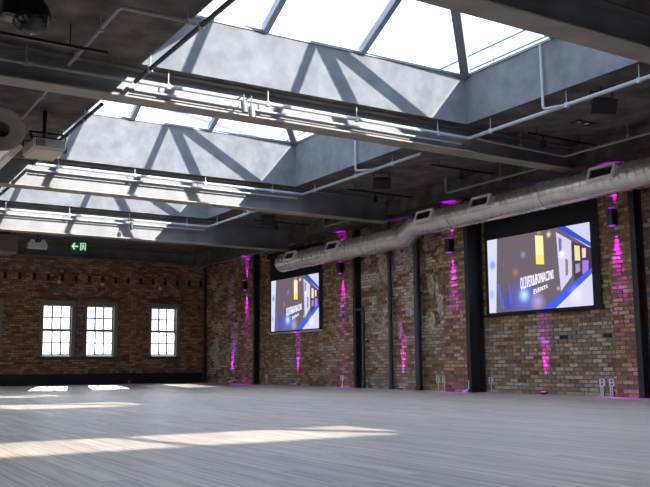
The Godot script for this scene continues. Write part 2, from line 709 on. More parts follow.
func build_far_wall() -> void:
	var mortar := mat("mortar_dark", rgb(112, 92, 74), 0.95, 0.0, grain_tex, 2.0)
	var st := begin()
	# wall body left around the window openings
	var xs := [WL]
	var sorted := WINDOWS.duplicate()
	sorted.sort()
	var f := 0.13
	var d0 := DB + 0.012
	var d1 := DB + 0.4
	var last := WL
	for w in sorted:
		box(st, last, w[0] - f, -0.3, HC + 0.3, d0, d1)
		box(st, w[0] - f, w[1] + f, -0.3, WY0 - 0.08, d0, d1)
		box(st, w[0] - f, w[1] + f, WY1 + 0.15, HC + 0.3, d0, d1)
		last = w[1] + f
	box(st, last, WR + 0.4, -0.3, HC + 0.3, d0, d1)
	var wall := structure("wall_back", st, mortar)
	tag(wall, "dark brown brick end wall pierced by sash windows", "wall")
	var arr := brick_arrays()
	var holes := []
	for w in WINDOWS:
		holes.append([w[0] - f - WL, w[1] + f - WL, WY0 - 0.08, WY1 + 0.15])
	var never := func(_u: float, _y: float) -> bool: return false
	lay_bricks(P(WL, 0, DB), Vector3(1, 0, 0), Vector3(0, 0, 1), WR - WL, 0.0, 3.41, holes, func(u: float, y: float) -> Color: return tone_far(u + WL, y), never, wall, arr)
	# the courses above stand proud, with dark inserts standing for shade in the gaps
	var s2 := begin()
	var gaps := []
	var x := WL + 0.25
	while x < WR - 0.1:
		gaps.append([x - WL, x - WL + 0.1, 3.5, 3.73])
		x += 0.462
	for y in [[3.405, 3.5], [3.73, HC]]:
		box(s2, WL, WR, y[0], y[1], DB - 0.05, DB + 0.02)
	for i in gaps.size() + 1:
		var a: float = WL if i == 0 else gaps[i - 1][1] + WL
		var b: float = WR if i == gaps.size() else gaps[i][0] + WL
		box(s2, a, b, 3.5, 3.73, DB - 0.05, DB + 0.02)
	obj("corbel", s2, mortar, wall)
	lay_bricks(P(WL, 0, DB - 0.062), Vector3(1, 0, 0), Vector3(0, 0, 1), WR - WL, 3.41, HC, gaps, func(u: float, y: float) -> Color: return tone_far(u + WL, y), never, wall, arr)
	commit_bricks(arr, wall)
	var gap_dark := mat("gap_shade_dark", rgb(44, 34, 28), 0.9)  # dark colour deepens the shade inside the open gaps
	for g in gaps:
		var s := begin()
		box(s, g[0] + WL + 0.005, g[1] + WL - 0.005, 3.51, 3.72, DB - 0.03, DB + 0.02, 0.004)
		obj("gap_shade", s, gap_dark, wall)
	# dark plinth along the foot of the wall
	st = begin()
	box(st, WL, WR - 0.02, 0.0, 0.36, DB - 0.06, DB - 0.007, 0.008)
	var bb := structure("baseboard_back", st, mat("black_board", rgb(34, 30, 30), 0.6))
	tag(bb, "tall black skirting along the window wall", "skirting")
	for i in WINDOWS.size():
		sash_window(i + 1, WINDOWS[i][0], WINDOWS[i][1])
	st = begin()
	tube(st, [P(WR - 0.13, 0.0, DB - 0.14), P(WR - 0.13, 4.2, DB - 0.14)], 0.05)
	var dp := obj("corner_pipe", st, mat("dark_pipe", rgb(48, 48, 54), 0.5))
	tag(dp, "thin dark pipe in the corner between window wall and screen wall", "pipe")
	for px in [[7.36, 3.44, "outer window of the close pair"], [8.85, 3.43, "inner window of the close pair"], [10.95, 3.37, "single window by the corner"]]:
		var s := begin()
		box(s, px[0] - 0.045, px[0] + 0.045, px[1] - 0.05, px[1] + 0.05, DB - 0.13, DB - 0.062, 0.006)
		var o := obj("junction_box", s, mat("off_white", rgb(214, 208, 196), 0.6))
		tag(o, "small white box on the brick ledge above the " + px[2], "box", "white boxes above the windows")
	var s3 := begin()
	box(s3, 9.86, 9.95, 0.02, 0.12, DB - 0.1, DB - 0.06, 0.006)
	var so := obj("skirting_socket", s3, mat("grey_plastic", rgb(120, 112, 108), 0.6))
	tag(so, "small grey socket low on the black skirting", "socket")

func sash_window(n: int, x0: float, x1: float) -> void:
	var paint := mat("window_paint", rgb(128, 128, 114), 0.55)
	var glass := glass_material()
	var w := Node3D.new()
	w.name = "window_%d" % n
	add_child(w)
	w.position = P((x0 + x1) / 2, WY0, DB)
	w.set_meta("kind", "structure")
	var labels := ["sash window beside the closely set middle pair", "", "", "", ""]
	tag(w, ["white lit sash window, further of the close pair from the screen wall", "white lit sash window, nearer of the close pair to the screen wall", "single white lit sash window by the room corner", "sash window next beyond the close pair from the corner", "sash window furthest from the screen wall"][n - 1], "window")
	var f := 0.13
	var s := begin()
	for e in [[x0 - f, x0], [x1, x1 + f]]:
		box(s, e[0], e[1], WY0 - 0.08, WY1 + 0.15, DB + 0.04, DB + 0.3, 0.01)
	piece("jamb", s, paint, w)
	s = begin()
	box(s, x0, x1, WY1, WY1 + 0.15, DB + 0.05, DB + 0.3, 0.01)
	piece("head", s, paint, w)
	s = begin()
	box(s, x0 - f - 0.05, x1 + f + 0.05, WY0 - 0.13, WY0 - 0.03, DB - 0.06, DB + 0.3, 0.012)
	piece("sill", s, mat("sill_stone", rgb(96, 84, 74), 0.8), w)
	# shallow brick arch over the head
	s = begin()
	var cx := (x0 + x1) / 2
	for k in 11:
		var t := (k - 5.0) / 5.5
		var bx := cx + t * ((x1 - x0) / 2 + f + 0.05)
		var by := WY1 + 0.17 + 0.05 * (1 - t * t)
		var tilt := t * 0.12
		slab(s, P(bx, by + 0.05, DB - 0.004), Vector3(cos(tilt), -sin(tilt), 0) * 0.052, Vector3(sin(tilt), cos(tilt), 0) * 0.055, Vector3(0, 0, 0.014), 0.004)
	piece("brick_arch", s, mat("arch_brick", rgb(104, 78, 60), 0.9), w)
	var ym := (WY0 + WY1) / 2
	for k in 2:
		var y0 := ym if k == 0 else WY0
		var y1 := WY1 if k == 0 else ym
		var dd := DB + 0.21 if k == 0 else DB + 0.15
		s = begin()
		box(s, x0, x0 + 0.035, y0, y1, dd, dd + 0.05)
		box(s, x1 - 0.035, x1, y0, y1, dd, dd + 0.05)
		box(s, x0 + 0.035, x1 - 0.035, y0, y0 + 0.045, dd, dd + 0.05)
		box(s, x0 + 0.035, x1 - 0.035, y1 - 0.04, y1, dd, dd + 0.05)
		var sash := piece("sash", s, paint, w)
		var pw := (x1 - x0 - 0.07) / 3
		var y2 := y0 + 0.045
		var ph := (y1 - 0.04 - y2) / 2
		for c in 2:
			var b := begin()
			box(b, x0 + 0.035 + pw * (c + 1) - 0.02, x0 + 0.035 + pw * (c + 1) + 0.02, y2, y1 - 0.04, dd + 0.005, dd + 0.045)
			obj("glazing_bar", b, paint, sash)
		var hb := begin()
		box(hb, x0 + 0.035, x1 - 0.035, y2 + ph - 0.02, y2 + ph + 0.02, dd + 0.008, dd + 0.042)
		obj("glazing_bar", hb, paint, sash)
		for c in 3:
			for r in 2:
				var g := begin()
				box(g, x0 + 0.035 + pw * c, x0 + 0.035 + pw * (c + 1), y2 + ph * r, y2 + ph * (r + 1), dd + 0.022, dd + 0.028)
				obj("pane", g, glass, sash)

func glass_material() -> StandardMaterial3D:
	if mats.has("glass"):
		return mats["glass"]
	var m := mat("glass", Color(0.92, 0.96, 0.98, 0.05), 0.02)
	m.transparency = BaseMaterial3D.TRANSPARENCY_ALPHA
	m.metallic_specular = 0.5
	return m

# ---------------------------------------------------------------- ceiling
const WX0 := 3.68
const WX1 := 9.42
# near edge, far edge, top of the upstand
const WELLS := [[6.5, 10.66, 5.47], [11.95, 16.55, 5.64], [17.2, 21.5, 5.64], [1.55, 5.0, 5.47], [-5.2, -1.25, 5.47]]
# underside near edge, far edge, height of the underside
const BEAMS := [[6.02, 6.36, 4.2], [10.76, 11.09, 4.2], [16.66, 16.99, 4.07], [21.62, 21.95, 3.95], [-1.32, -1.0, 4.2], [-6.3, -6.0, 4.2]]

func build_ceiling() -> void:
	var conc := mat("ceiling_concrete", rgb(116, 106, 100), 0.92, 0.0, concrete_tex, 0.35)
	var st := begin()
	var t := 0.015
	var o0 := WX0 - t
	var o1 := WX1 + t
	box(st, WL, o0, HC, HC + 0.3, DN, DB)
	box(st, o1, WR, HC, HC + 0.3, DN, DB)
	var cuts := []
	for w in WELLS:
		cuts.append([w[0] - t, w[1] + t])
	cuts.sort()
	var d := DN
	for c in cuts:
		box(st, o0, o1, HC, HC + 0.3, d, c[0])
		d = c[1]
	box(st, o0, o1, HC, HC + 0.3, d, DB)
	var ce := structure("ceiling", st, conc)
	tag(ce, "dark raw concrete ceiling around the rooflights", "ceiling")
	var where := ["rooflight with grey plaster well, in front of the twin spotlight beam", "rooflight with grey plaster well, middle one of the row", "rooflight with grey plaster well, next to the window wall", "rooflight with grey plaster well, over the open floor", "rooflight with grey plaster well, furthest from the windows"]
	for i in WELLS.size():
		skylight(WELLS[i][0], WELLS[i][1], WELLS[i][2], where[i])
	var blabel := ["dark steel beam across the ceiling on the window-far side of the first rooflight", "dark steel beam carrying the pair of grey spotlights", "dark steel beam between middle and furthest rooflights", "dark steel beam in front of the green exit sign", "dark steel beam behind the open floor", "dark steel beam nearest the end wall without windows"]
	for i in BEAMS.size():
		steel_beam(BEAMS[i][0], BEAMS[i][1], BEAMS[i][2], blabel[i])
	# dark bulkhead along the top of the screen wall
	st = begin()
	box(st, 12.15, WR + 0.3, 4.25, HC + 0.01, 2.0, 28.7)
	var bh := structure("trim_1", st, conc)
	tag(bh, "dark concrete downstand along the top of the screen wall", "trim")
	# beam along the head of the far wall
	var paint := beam_paint()
	var b := thing("steel_beam", "dark steel beam against the top of the window wall", "beam", P(5.6, 4.27, 28.9))
	var s := begin()
	box(s, WL, WR - 0.01, 4.27, 4.295, 28.72, 29.12, 0.006)
	piece("bottom_flange", s, paint, b)
	s = begin()
	box(s, WL, WR - 0.01, 4.295, HC, 28.9, 28.92)
	piece("web", s, paint, b)

func beam_paint() -> StandardMaterial3D:
	return mat("beam_paint", rgb(126, 126, 127), 0.55, 0.0, cloud_tex, 0.4)

func steel_beam(d0: float, d1: float, y: float, label: String) -> void:
	var paint := beam_paint()
	var b := thing("steel_beam", label, "beam", P(5.6, y, (d0 + d1) / 2))
	var m := (d0 + d1) / 2
	var s := begin()
	box(s, WL, 12.14, y, y + 0.028, d0, d1, 0.005)
	piece("bottom_flange", s, mat("flange_warm", rgb(158, 144, 131), 0.6, 0.0, cloud_tex, 0.4), b)  # bottom flange warmer and lighter than the beam paint
	s = begin()
	box(s, WL, 12.14, HC - 0.03, HC - 0.002, m - 0.13, m + 0.13, 0.005)
	piece("top_flange", s, paint, b)
	s = begin()
	box(s, WL, 12.14, y + 0.028, HC - 0.03, m - 0.01, m + 0.01)
	piece("web", s, paint, b)

func skylight(z0: float, z1: float, top: float, label: String) -> void:
	var plaster := mat("well_plaster", rgb(120, 123, 127), 0.9, 0.0, concrete_tex2(), 0.45)
	var alu := mat("rooflight_metal", rgb(122, 128, 138), 0.4, 0.3)
	var glass := glass_material()
	var k := thing("rooflight", label, "rooflight", P((WX0 + WX1) / 2, HC, (z0 + z1) / 2))
	var t := 0.195
	var sides := [[WX0 - t, WX1 + t, z1, z1 + t], [WX0 - t, WX1 + t, z0 - t, z0], [WX1, WX1 + t, z0, z1], [WX0 - t, WX0, z0, z1]]
	for a in sides:
		var s := begin()
		box(s, a[0], a[1], HC + 0.3, top, a[2], a[3])
		# thin lining down the edge of the slab
		var q := 0.0145
		if a[1] - a[0] > 1.0:
			box(s, WX0 - q, WX1 + q, HC, HC + 0.3, a[2] if a[2] == z1 else a[3] - q, a[2] + q if a[2] == z1 else a[3])
		else:
			box(s, a[0] if a[0] == WX1 else a[1] - q, a[0] + q if a[0] == WX1 else a[1], HC, HC + 0.3, z0, z1)
		piece("well_side", s, plaster, k)
	# kerb frame
	for a in [[WX0 - 0.1, WX1 + 0.1, z1 - 0.02, z1 + 0.1], [WX0 - 0.1, WX1 + 0.1, z0 - 0.1, z0 + 0.02], [WX1 - 0.02, WX1 + 0.1, z0 + 0.02, z1 - 0.02], [WX0 - 0.1, WX0 + 0.02, z0 + 0.02, z1 - 0.02]]:
		var s := begin()
		box(s, a[0], a[1], top, top + 0.05, a[2], a[3], 0.006)
		piece("kerb_frame", s, alu, k)
	var zm := (z0 + z1) / 2
	var h := (z1 - z0) / 2 * 0.54
	var yb := top + 0.05
	var yr := yb + h
	var xl := 5.55
	var xr := 7.28
	var ra := P(xl, yr, zm)
	var rb := P(xr, yr, zm)
	var c00 := P(WX0, yb, z0)
	var c10 := P(WX1, yb, z0)
	var c01 := P(WX0, yb, z1)
	var c11 := P(WX1, yb, z1)
	var s := begin()
	bar(s, ra, rb, 0.14, 0.22)
	piece("ridge_beam", s, alu, k)
	for e in [[c00, ra], [c01, ra], [c10, rb], [c11, rb]]:
		s = begin()
		bar(s, e[0], e[1], 0.15, 0.2, Vector3.UP, 0.008)
		piece("hip_rafter", s, alu, k)
	var e0 := [P(xl, yb, z0), P(xr, yb, z0), P(xl, yb, z1), P(xr, yb, z1), P(WX0, yb, zm), P(WX1, yb, zm)]
	var e1 := [ra, rb, ra, rb, ra, rb]
	for i in 6:
		s = begin()
		bar(s, e0[i], e1[i], 0.1 if i < 4 else 0.17, 0.14, Vector3.UP, 0.008)
		piece("rafter", s, alu, k)
	for poly in [[c00, e0[0], ra], [e0[0], e0[1], rb, ra], [e0[1], c10, rb], [c01, e0[2], ra], [e0[2], e0[3], rb, ra], [e0[3], c11, rb], [c00, e0[4], ra], [e0[4], c01, ra], [c10, e0[5], rb], [e0[5], c11, rb]]:
		s = begin()
		var up := []
		for p in poly:
			up.append(p + Vector3(0, 0.08, 0))
		sheet(s, up, 0.01)
		piece("pane", s, glass, k)

func concrete_tex2() -> ImageTexture:
	if not mesh_cache.has("plaster_tex"):
		mesh_cache["plaster_tex"] = noise_texture(31, 0.018, 0.8, 1.0, 6)
	return mesh_cache["plaster_tex"]

# ---------------------------------------------------------------- screens
func fill_poly(im: Image, pts: Array, c: Color, alpha := 1.0) -> void:
	var w := im.get_width()
	var h := im.get_height()
	var poly := PackedVector2Array()
	var lo := Vector2(1, 1)
	var hi := Vector2.ZERO
	for p in pts:
		var v := Vector2(p[0], p[1])
		poly.append(v)
		lo = lo.min(v)
		hi = hi.max(v)
	for y in range(maxi(0, int(lo.y * h)), mini(h, int(hi.y * h) + 1)):
		for x in range(maxi(0, int(lo.x * w)), mini(w, int(hi.x * w) + 1)):
			if Geometry2D.is_point_in_polygon(Vector2((x + 0.5) / w, (y + 0.5) / h), poly):
				im.set_pixel(x, y, im.get_pixel(x, y).lerp(c, alpha))

func blob(im: Image, u: float, v: float, r: float, c: Color, alpha: float) -> void:
	var w := im.get_width()
	var h := im.get_height()
	for y in range(maxi(0, int((v - r * 1.8) * h)), mini(h, int((v + r * 1.8) * h))):
		for x in range(maxi(0, int((u - r) * w)), mini(w, int((u + r) * w))):
			var q := Vector2(((x + 0.5) / w - u) / r, ((y + 0.5) / h - v) / (r * 1.78)).length()
			if q < 1.0:
				im.set_pixel(x, y, im.get_pixel(x, y).lerp(c, alpha * (1 - q) * (1 - q) * (1 + 2 * q)))

func screen_picture() -> ImageTexture:
	var im := Image.create(384, 216, true, Image.FORMAT_RGB8)
	im.fill(rgb(104, 92, 102))
	fill_poly(im, [[0, 0], [0.11, 0], [0.075, 1], [0, 1]], rgb(205, 212, 236))
	blob(im, 0.05, 0.35, 0.05, rgb(110, 130, 220), 0.8)
	blob(im, 0.03, 0.75, 0.05, rgb(150, 170, 240), 0.8)
	# the pale sky and floor on the right, the blue fascias, the dark shop front
	fill_poly(im, [[0.72, 0], [1, 0], [1, 0.32]], rgb(204, 200, 236))
	fill_poly(im, [[0.7, -0.01], [0.78, -0.01], [1.0, 0.25], [1.0, 0.3]], rgb(44, 74, 205))
	fill_poly(im, [[0.835, 0.2], [1.0, 0.31], [1.0, 0.56], [0.845, 0.7]], rgb(70, 52, 74))
	fill_poly(im, [[0.7, 0.05], [0.835, 0.19], [0.828, 0.62], [0.722, 0.8]], rgb(206, 200, 230))
	fill_poly(im, [[0.72, 0.12], [0.75, 0.15], [0.745, 0.3], [0.722, 0.3]], rgb(120, 110, 160))
	blob(im, 0.745, 0.34, 0.045, rgb(236, 250, 250), 0.9)
	fill_poly(im, [[0.775, 0.4], [0.8, 0.42], [0.795, 0.6], [0.77, 0.62]], rgb(150, 120, 120))
	fill_poly(im, [[0.86, 0.25], [0.905, 0.27], [0.905, 0.45], [0.858, 0.44]], rgb(232, 214, 160))
	fill_poly(im, [[0.925, 0.3], [0.96, 0.31], [0.955, 0.42], [0.925, 0.42]], rgb(226, 210, 190))
	fill_poly(im, [[0.924, 0.45], [0.977, 0.46], [0.97, 0.6], [0.918, 0.62]], rgb(160, 120, 226))
	fill_poly(im, [[0.862, 0.48], [0.9, 0.48], [0.9, 0.58], [0.86, 0.6]], rgb(150, 150, 180))
	fill_poly(im, [[0.52, 1.01], [1.0, 0.55], [1.0, 0.62], [0.66, 1.01]], rgb(60, 92, 220))
	fill_poly(im, [[0.66, 1.01], [1.0, 0.62], [1.0, 1.01]], rgb(208, 204, 234))
	blob(im, 0.86, 0.86, 0.09, rgb(240, 232, 244), 0.7)
	# banner and small lights
	fill_poly(im, [[0.5, 0.045], [0.578, 0.066], [0.579, 0.435], [0.5, 0.42]], rgb(244, 234, 170))
	fill_poly(im, [[0.5, 0.3], [0.579, 0.31], [0.579, 0.435], [0.5, 0.42]], rgb(246, 222, 110))
	blob(im, 0.632, 0.065, 0.035, rgb(255, 214, 170), 1.0)
	blob(im, 0.54, 0.02, 0.03, rgb(230, 150, 110), 0.8)
	blob(im, 0.376, 0.27, 0.04, rgb(140, 160, 205), 0.8)
	blob(im, 0.29, 0.49, 0.05, rgb(190, 120, 90), 0.7)
	blob(im, 0.17, 0.36, 0.04, rgb(150, 100, 90), 0.5)
	blob(im, 0.7, 0.76, 0.025, rgb(240, 170, 160), 0.9)
	# blue light over the lower left
	blob(im, 0.37, 0.82, 0.2, rgb(86, 110, 226), 0.85)
	blob(im, 0.37, 0.8, 0.08, rgb(190, 226, 255), 1.0)
	blob(im, 0.5, 0.9, 0.1, rgb(190, 170, 230), 0.8)
	blob(im, 0.2, 0.86, 0.12, rgb(60, 70, 190), 0.7)
	fill_poly(im, [[0.09, 0.6], [0.115, 0.6], [0.17, 0.95], [0.13, 0.95]], rgb(90, 110, 225), 0.6)
	fill_poly(im, [[0.21, 0.62], [0.225, 0.62], [0.25, 0.9], [0.22, 0.9]], rgb(90, 110, 225), 0.5)
	im.generate_mipmaps()
	return ImageTexture.create_from_image(im)

func build_screens() -> void:
	var tex := screen_picture()
	var m := StandardMaterial3D.new()
	m.albedo_color = Color(0.1, 0.1, 0.1)
	m.emission_enabled = true
	m.emission_texture = tex
	m.emission = Color.BLACK
	m.emission_operator = BaseMaterial3D.EMISSION_OP_ADD
	m.emission_energy_multiplier = 0.24
	m.roughness = 0.9
	projection_screen(13.87, 11.01, 3.289, 1.695, 13.97, 10.82, 3.98, m, "large projection screen beside the long black steel column", true)
	projection_screen(23.95, 21.03, 3.262, 1.66, 24.06, 20.87, 3.98, m, "smaller looking projection screen towards the window wall, pale bottom rail", false)

func projection_screen(d_far: float, d_near: float, y1: float, y0: float, b_far: float, b_near: float, top: float, picture: Material, label: String, near: bool) -> void:
	var x := 12.74
	var s0 := thing("projection_screen", label, "screen", P(x, y0, (d_far + d_near) / 2))
	var black := mat("screen_black", rgb(20, 20, 22), 0.85)
	var s := begin()
	box(s, x + 0.012, x + 0.018, y0 - 0.04, top, b_near, b_far)
	piece("black_drop", s, black, s0)
	s = begin()
	box(s, x - 0.08, WR - 0.006, top, top + 0.16, b_near - 0.05, b_far + 0.05, 0.01)
	piece("housing", s, black, s0)
	s = begin()
	tube(s, [P(x, y0 - 0.06, b_near - 0.04), P(x, y0 - 0.06, b_far + 0.06)], 0.024)
	piece("bottom_bar", s, black if near else mat("pale_rail", rgb(190, 184, 184), 0.5), s0)
	s = begin()
	var q := [[P(x, y0, d_far), Vector2(0, 1)], [P(x, y0, d_near), Vector2(1, 1)], [P(x, y1, d_near), Vector2(1, 0)], [P(x, y1, d_far), Vector2(0, 0)]]
	for i in [0, 2, 1, 0, 3, 2]:
		s.set_normal(Vector3(-1, 0, 0))
		s.set_uv(q[i][1])
		s.add_vertex(q[i][0])
	piece("projected_image", s, picture, s0)
	var w := d_far - d_near
	var h := y1 - y0
	for line in [["OLIVER&BONACINI", 0.338, 0.724, 0.662, 0.627, 0.155, 0.108], ["EVENTS", 0.466, 0.803, 0.602, 0.737, 0.062, 0.045]]:
		var tm := TextMesh.new()
		tm.text = line[0]
		var font := SystemFont.new()
		font.font_names = PackedStringArray(["Droid Sans"])
		font.font_weight = 700
		tm.font = font
		tm.font_size = 32
		tm.depth = 0.004
		tm.pixel_size = 0.01
		var arrays: Array = tm.surface_get_arrays(0)
		var vs: PackedVector3Array = arrays[Mesh.ARRAY_VERTEX]
		var bb := tm.get_aabb()
		for i in vs.size():
			var a := (vs[i].x - bb.position.x) / bb.size.x
			var b := (vs[i].y - bb.position.y) / bb.size.y
			var u: float = lerpf(line[1], line[3], a)
			var v: float = lerpf(line[2], line[4], a) - b * lerpf(line[5], line[6], a)
			vs[i] = P(x - 0.003 + (0.002 if vs[i].z < 0 else 0.0), y1 - v * h, d_far - u * w)
		var am := ArrayMesh.new()
		var out := []
		out.resize(Mesh.ARRAY_MAX)
		out[Mesh.ARRAY_VERTEX] = vs
		out[Mesh.ARRAY_INDEX] = arrays[Mesh.ARRAY_INDEX]
		var nn := PackedVector3Array()
		nn.resize(vs.size())
		nn.fill(Vector3(-1, 0, 0))
		out[Mesh.ARRAY_NORMAL] = nn
		am.add_surface_from_arrays(Mesh.PRIMITIVE_TRIANGLES, out)
		var o := MeshInstance3D.new()
		o.mesh = am
		o.name = "lettering"
		var tmat := mat("screen_letters", Color(0.1, 0.1, 0.1), 0.9)
		tmat.emission_enabled = true
		tmat.emission = Color(0.95, 0.95, 1.0)
		tmat.emission_energy_multiplier = 0.26
		o.material_override = tmat
		s0.add_child(o, true)
		o.position = -s0.position

# ---------------------------------------------------------------- duct
func galvanised() -> StandardMaterial3D:
	return mat("galvanised", rgb(246, 238, 228), 0.27, 0.75, cloud_tex, 0.6)

func build_duct() -> void:
	var steel := galvanised()
	var r := 0.25
	var d := thing("spiral_duct", "long silver spiral duct with grilles running above the screens", "duct", P(11.9, 3.78, 8.0))
	var left := Vector2(12.12, 3.62)
	var right := Vector2(11.9, 3.78)
	var s := begin()
	tube(s, [P(right.x, right.y, 2.0), P(right.x, right.y, 15.1)], r, 28)
	piece("duct_run", s, steel, d)
	s = begin()
	tube(s, [P(left.x, left.y, 16.3), P(left.x, left.y, 22.1)], r, 28)
	piece("duct_run", s, steel, d)
	s = begin()
	tube(s, rounded([P(right.x, right.y, 15.0), P(right.x, right.y, 15.3), P(left.x, left.y, 16.0), P(left.x, left.y, 16.4)], 0.15, 4), r + 0.008, 28, false)
	piece("offset_bend", s, steel, d)
	# spiral seams stand up from the sheet
	var seam := begin()
	var k := 0
	for run in [[right, 7.0, 15.0], [left, 16.5, 22.1]]:
		var z: float = run[1]
		while z < run[2]:
			var prof := [[r, 0.0], [r + 0.015, 0.012], [r + 0.015, 0.026], [r, 0.04]]
			lathe(seam, P(run[0].x, run[0].y, z), Vector3(0, 0, -1), prof, 28)
			z += 0.17
			k += 1
	piece("spiral_seam", seam, steel, d).set_meta("kind", "stuff")
	var collar := begin()
	for c in [[right, 8.2], [right, 11.25], [right, 13.95], [left, 17.6], [left, 20.2], [left, 22.0]]:
		lathe(collar, P(c[0].x, c[0].y, c[1]), Vector3(0, 0, -1), [[r, 0.0], [r + 0.02, 0.0], [r + 0.02, 0.08], [r, 0.08]], 28)
	piece("joint_collar", collar, steel, d)
	# grilles on the upper room side
	var frame := mat("grille_frame", rgb(222, 216, 208), 0.5)
	var dark := mat("grille_dark", rgb(38, 37, 38), 0.6)
	var ang := deg_to_rad(158.0)
	for g in [[right, 9.75], [right, 12.85], [right, 14.7], [left, 18.9], [left, 21.2]]:
		var c: Vector2 = g[0]
		var n := Vector3(cos(ang), sin(ang), 0)
		var up := Vector3(-n.y, n.x, 0)
		if up.y < 0:
			up = -up
		var p := P(c.x, c.y, g[1]) + n * (r + 0.02)
		var along := Vector3(0, 0, -1)
		var o := begin()
		for e in [-1.0, 1.0]:
			slab(o, p + up * 0.115 * e, along * 0.29, up * 0.022, n * 0.035, 0.004)
			slab(o, p + along * 0.268 * e, along * 0.022, up * 0.095, n * 0.035, 0.004)
		var fr := piece("grille", o, frame, d)
		var b := begin()
		slab(b, p - n * 0.02, along * 0.25, up * 0.095, n * 0.008)
		obj("grille_back", b, dark, fr)
		for i in 5:
			var v := begin()
			slab(v, p + up * (-0.07 + 0.035 * i) + n * 0.005, along * 0.247, up * 0.003, n * 0.012)
			obj("blade", v, dark, fr)
	# straps to the ceiling
	for z in [8.9, 12.2, 17.3, 20.7]:
		var c2: Vector2 = right if z < 15 else left
		var b := begin()
		tube(b, [P(c2.x, c2.y + r, z), P(c2.x, HC, z)], 0.006, 6)
		piece("hanger_rod", b, mat("rod_steel", rgb(130, 128, 128), 0.5, 0.5), d)

# ---------------------------------------------------------------- pipes
func pipe_paint() -> StandardMaterial3D:
	return mat("pipe_paint", rgb(162, 166, 172), 0.5)

func build_pipes() -> void:
	var paint := pipe_paint()
	var rod := mat("rod_pale", rgb(172, 172, 174), 0.5, 0.2)
	var loops := [[5.2, 10.74, 4.43, 3.64, 9.52, "pale sprinkler pipe looped under the rooflight with the twin spotlights"], [12.2, 16.6, 4.5, 3.62, 9.64, "pale sprinkler pipe looped under the middle rooflight"], [17.4, 21.56, 4.44, 3.62, 9.5, "pale sprinkler pipe looped under the rooflight next to the windows"]]
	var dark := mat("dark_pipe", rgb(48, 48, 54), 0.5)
	for i in 3:
		var d0: float = loops[i][0]
		var d1: float = loops[i][1]
		var y: float = loops[i][2]
		var xa: float = loops[i][3]
		var xb: float = loops[i][4]
		var k := thing("sprinkler_pipe", loops[i][5], "pipe", P(6.5, y, d1))
		var s := begin()
		tube(s, rounded([P(xa + 0.04, y, d1), P(xb, y, d1), P(xb, y, d0)], 0.06, 4), 0.03, 10)
		piece("pipe_run", s, paint, k)
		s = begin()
		tube(s, [P(xa, y, d0), P(xa, y, d1 + 0.03)], 0.03, 10)  # coloured dark to stand for the backlit shade on this leg
		piece("backlit_side_run", s, dark, k)
		# a second conduit alongside the cross run
		s = begin()
		tube(s, [P(xa, y - 0.1, d1 + 0.07), P(xb - 0.1, y - 0.1, d1 + 0.07)], 0.018, 8)
		piece("conduit", s, paint, k)
		for x in [4.1, 5.65, 7.22, 8.85]:
			var h := begin()
			tube(h, [P(x, y, d1), P(x, HC, d1)], 0.009, 6)
			lathe(h, P(x, y - 0.04, d1), Vector3.UP, [[0.0, 0.0], [0.036, 0.0], [0.036, 0.075], [0.0, 0.075]], 10)
			piece("hanger", h, rod, k)
		for z in [d1 - 0.55, d1 - 2.2, d1 - 3.5]:
			for x in [xa, xb]:
				var h := begin()
				tube(h, [P(x, y, z), P(x, HC, z)], 0.009, 6)
				lathe(h, P(x, y - 0.04, z), Vector3.UP, [[0.0, 0.0], [0.036, 0.0], [0.036, 0.075], [0.0, 0.075]], 10)
				piece("hanger", h, rod, k)
		# riser that climbs the side of the well
		s = begin()
		var zr := d1 - (1.87 if i == 0 else 2.6)
		tube(s, rounded([P(xb, y, zr - 0.3), P(9.37, y, zr), P(9.37, WELLS[i][2] - 0.02, zr)], 0.05, 4), 0.022, 10)
		piece("riser", s, paint, k)
	# branch pipes over the left of the room
	branch([P(3.6, 4.47, 8.6), P(2.72, 4.47, 8.6), P(2.72, 4.47, 10.7)], 0.024, "thin grey pipe bent at a right angle beside the black pendant fitting", [[2.72, 9.3], [3.5, 8.6], [2.72, 10.3]])
	branch([P(2.70, 4.42, 11.15), P(2.70, 4.42, 16.4)], 0.022, "thin grey pipe running past the ceiling projector", [[2.70, 12.0]])
	branch([P(0.5, 4.41, 10.72), P(3.58, 4.41, 10.72)], 0.026, "pale pipe joining the sprinkler loop beside the left beam end", [[2.2, 10.72]])
	# branches over the right of the room
	branch([P(9.6, 4.4, 10.6), P(11.7, 4.36, 10.6), P(11.7, 4.36, 8.2)], 0.024, "grey branch pipe turning above the large screen", [[10.6, 10.6], [11.7, 9.2]])
	branch([P(11.8, 4.3, 11.3), P(11.8, 4.3, 14.1), P(11.8, HC, 14.1)], 0.024, "grey branch pipe ending in an upturned elbow above the duct bend", [[11.8, 12.4]])
	branch([P(12.05, 4.36, 17.1), P(12.05, 4.36, 19.6), P(12.05, HC, 19.6)], 0.024, "short grey branch pipe above the smaller duct run", [[12.05, 18.4]])
	branch([P(12.5, 4.225, 22.0), P(12.5, 4.225, 28.6)], 0.022, "grey pipe along the wall top towards the window wall", [])

func branch(pts: Array, r: float, label: String, hangers: Array) -> void:
	var k := thing("branch_pipe", label, "pipe", pts[0])
	var s := begin()
	tube(s, rounded(pts, 0.06, 4) if pts.size() > 2 else pts, r, 10)
	piece("pipe_run", s, mat("branch_paint", rgb(140, 138, 138), 0.5, 0.1), k)
	for h in hangers:
		s = begin()
		var p := P(h[0], pts[0].y, h[1])
		tube(s, [p, P(h[0], HC, h[1])], 0.008, 6)
		lathe(s, p - Vector3(0, 0.036, 0), Vector3.UP, [[0.0, 0.0], [0.032, 0.0], [0.032, 0.07], [0.0, 0.07]], 10)
		piece("hanger", s, mat("branch_paint", rgb(140, 138, 138)), k)

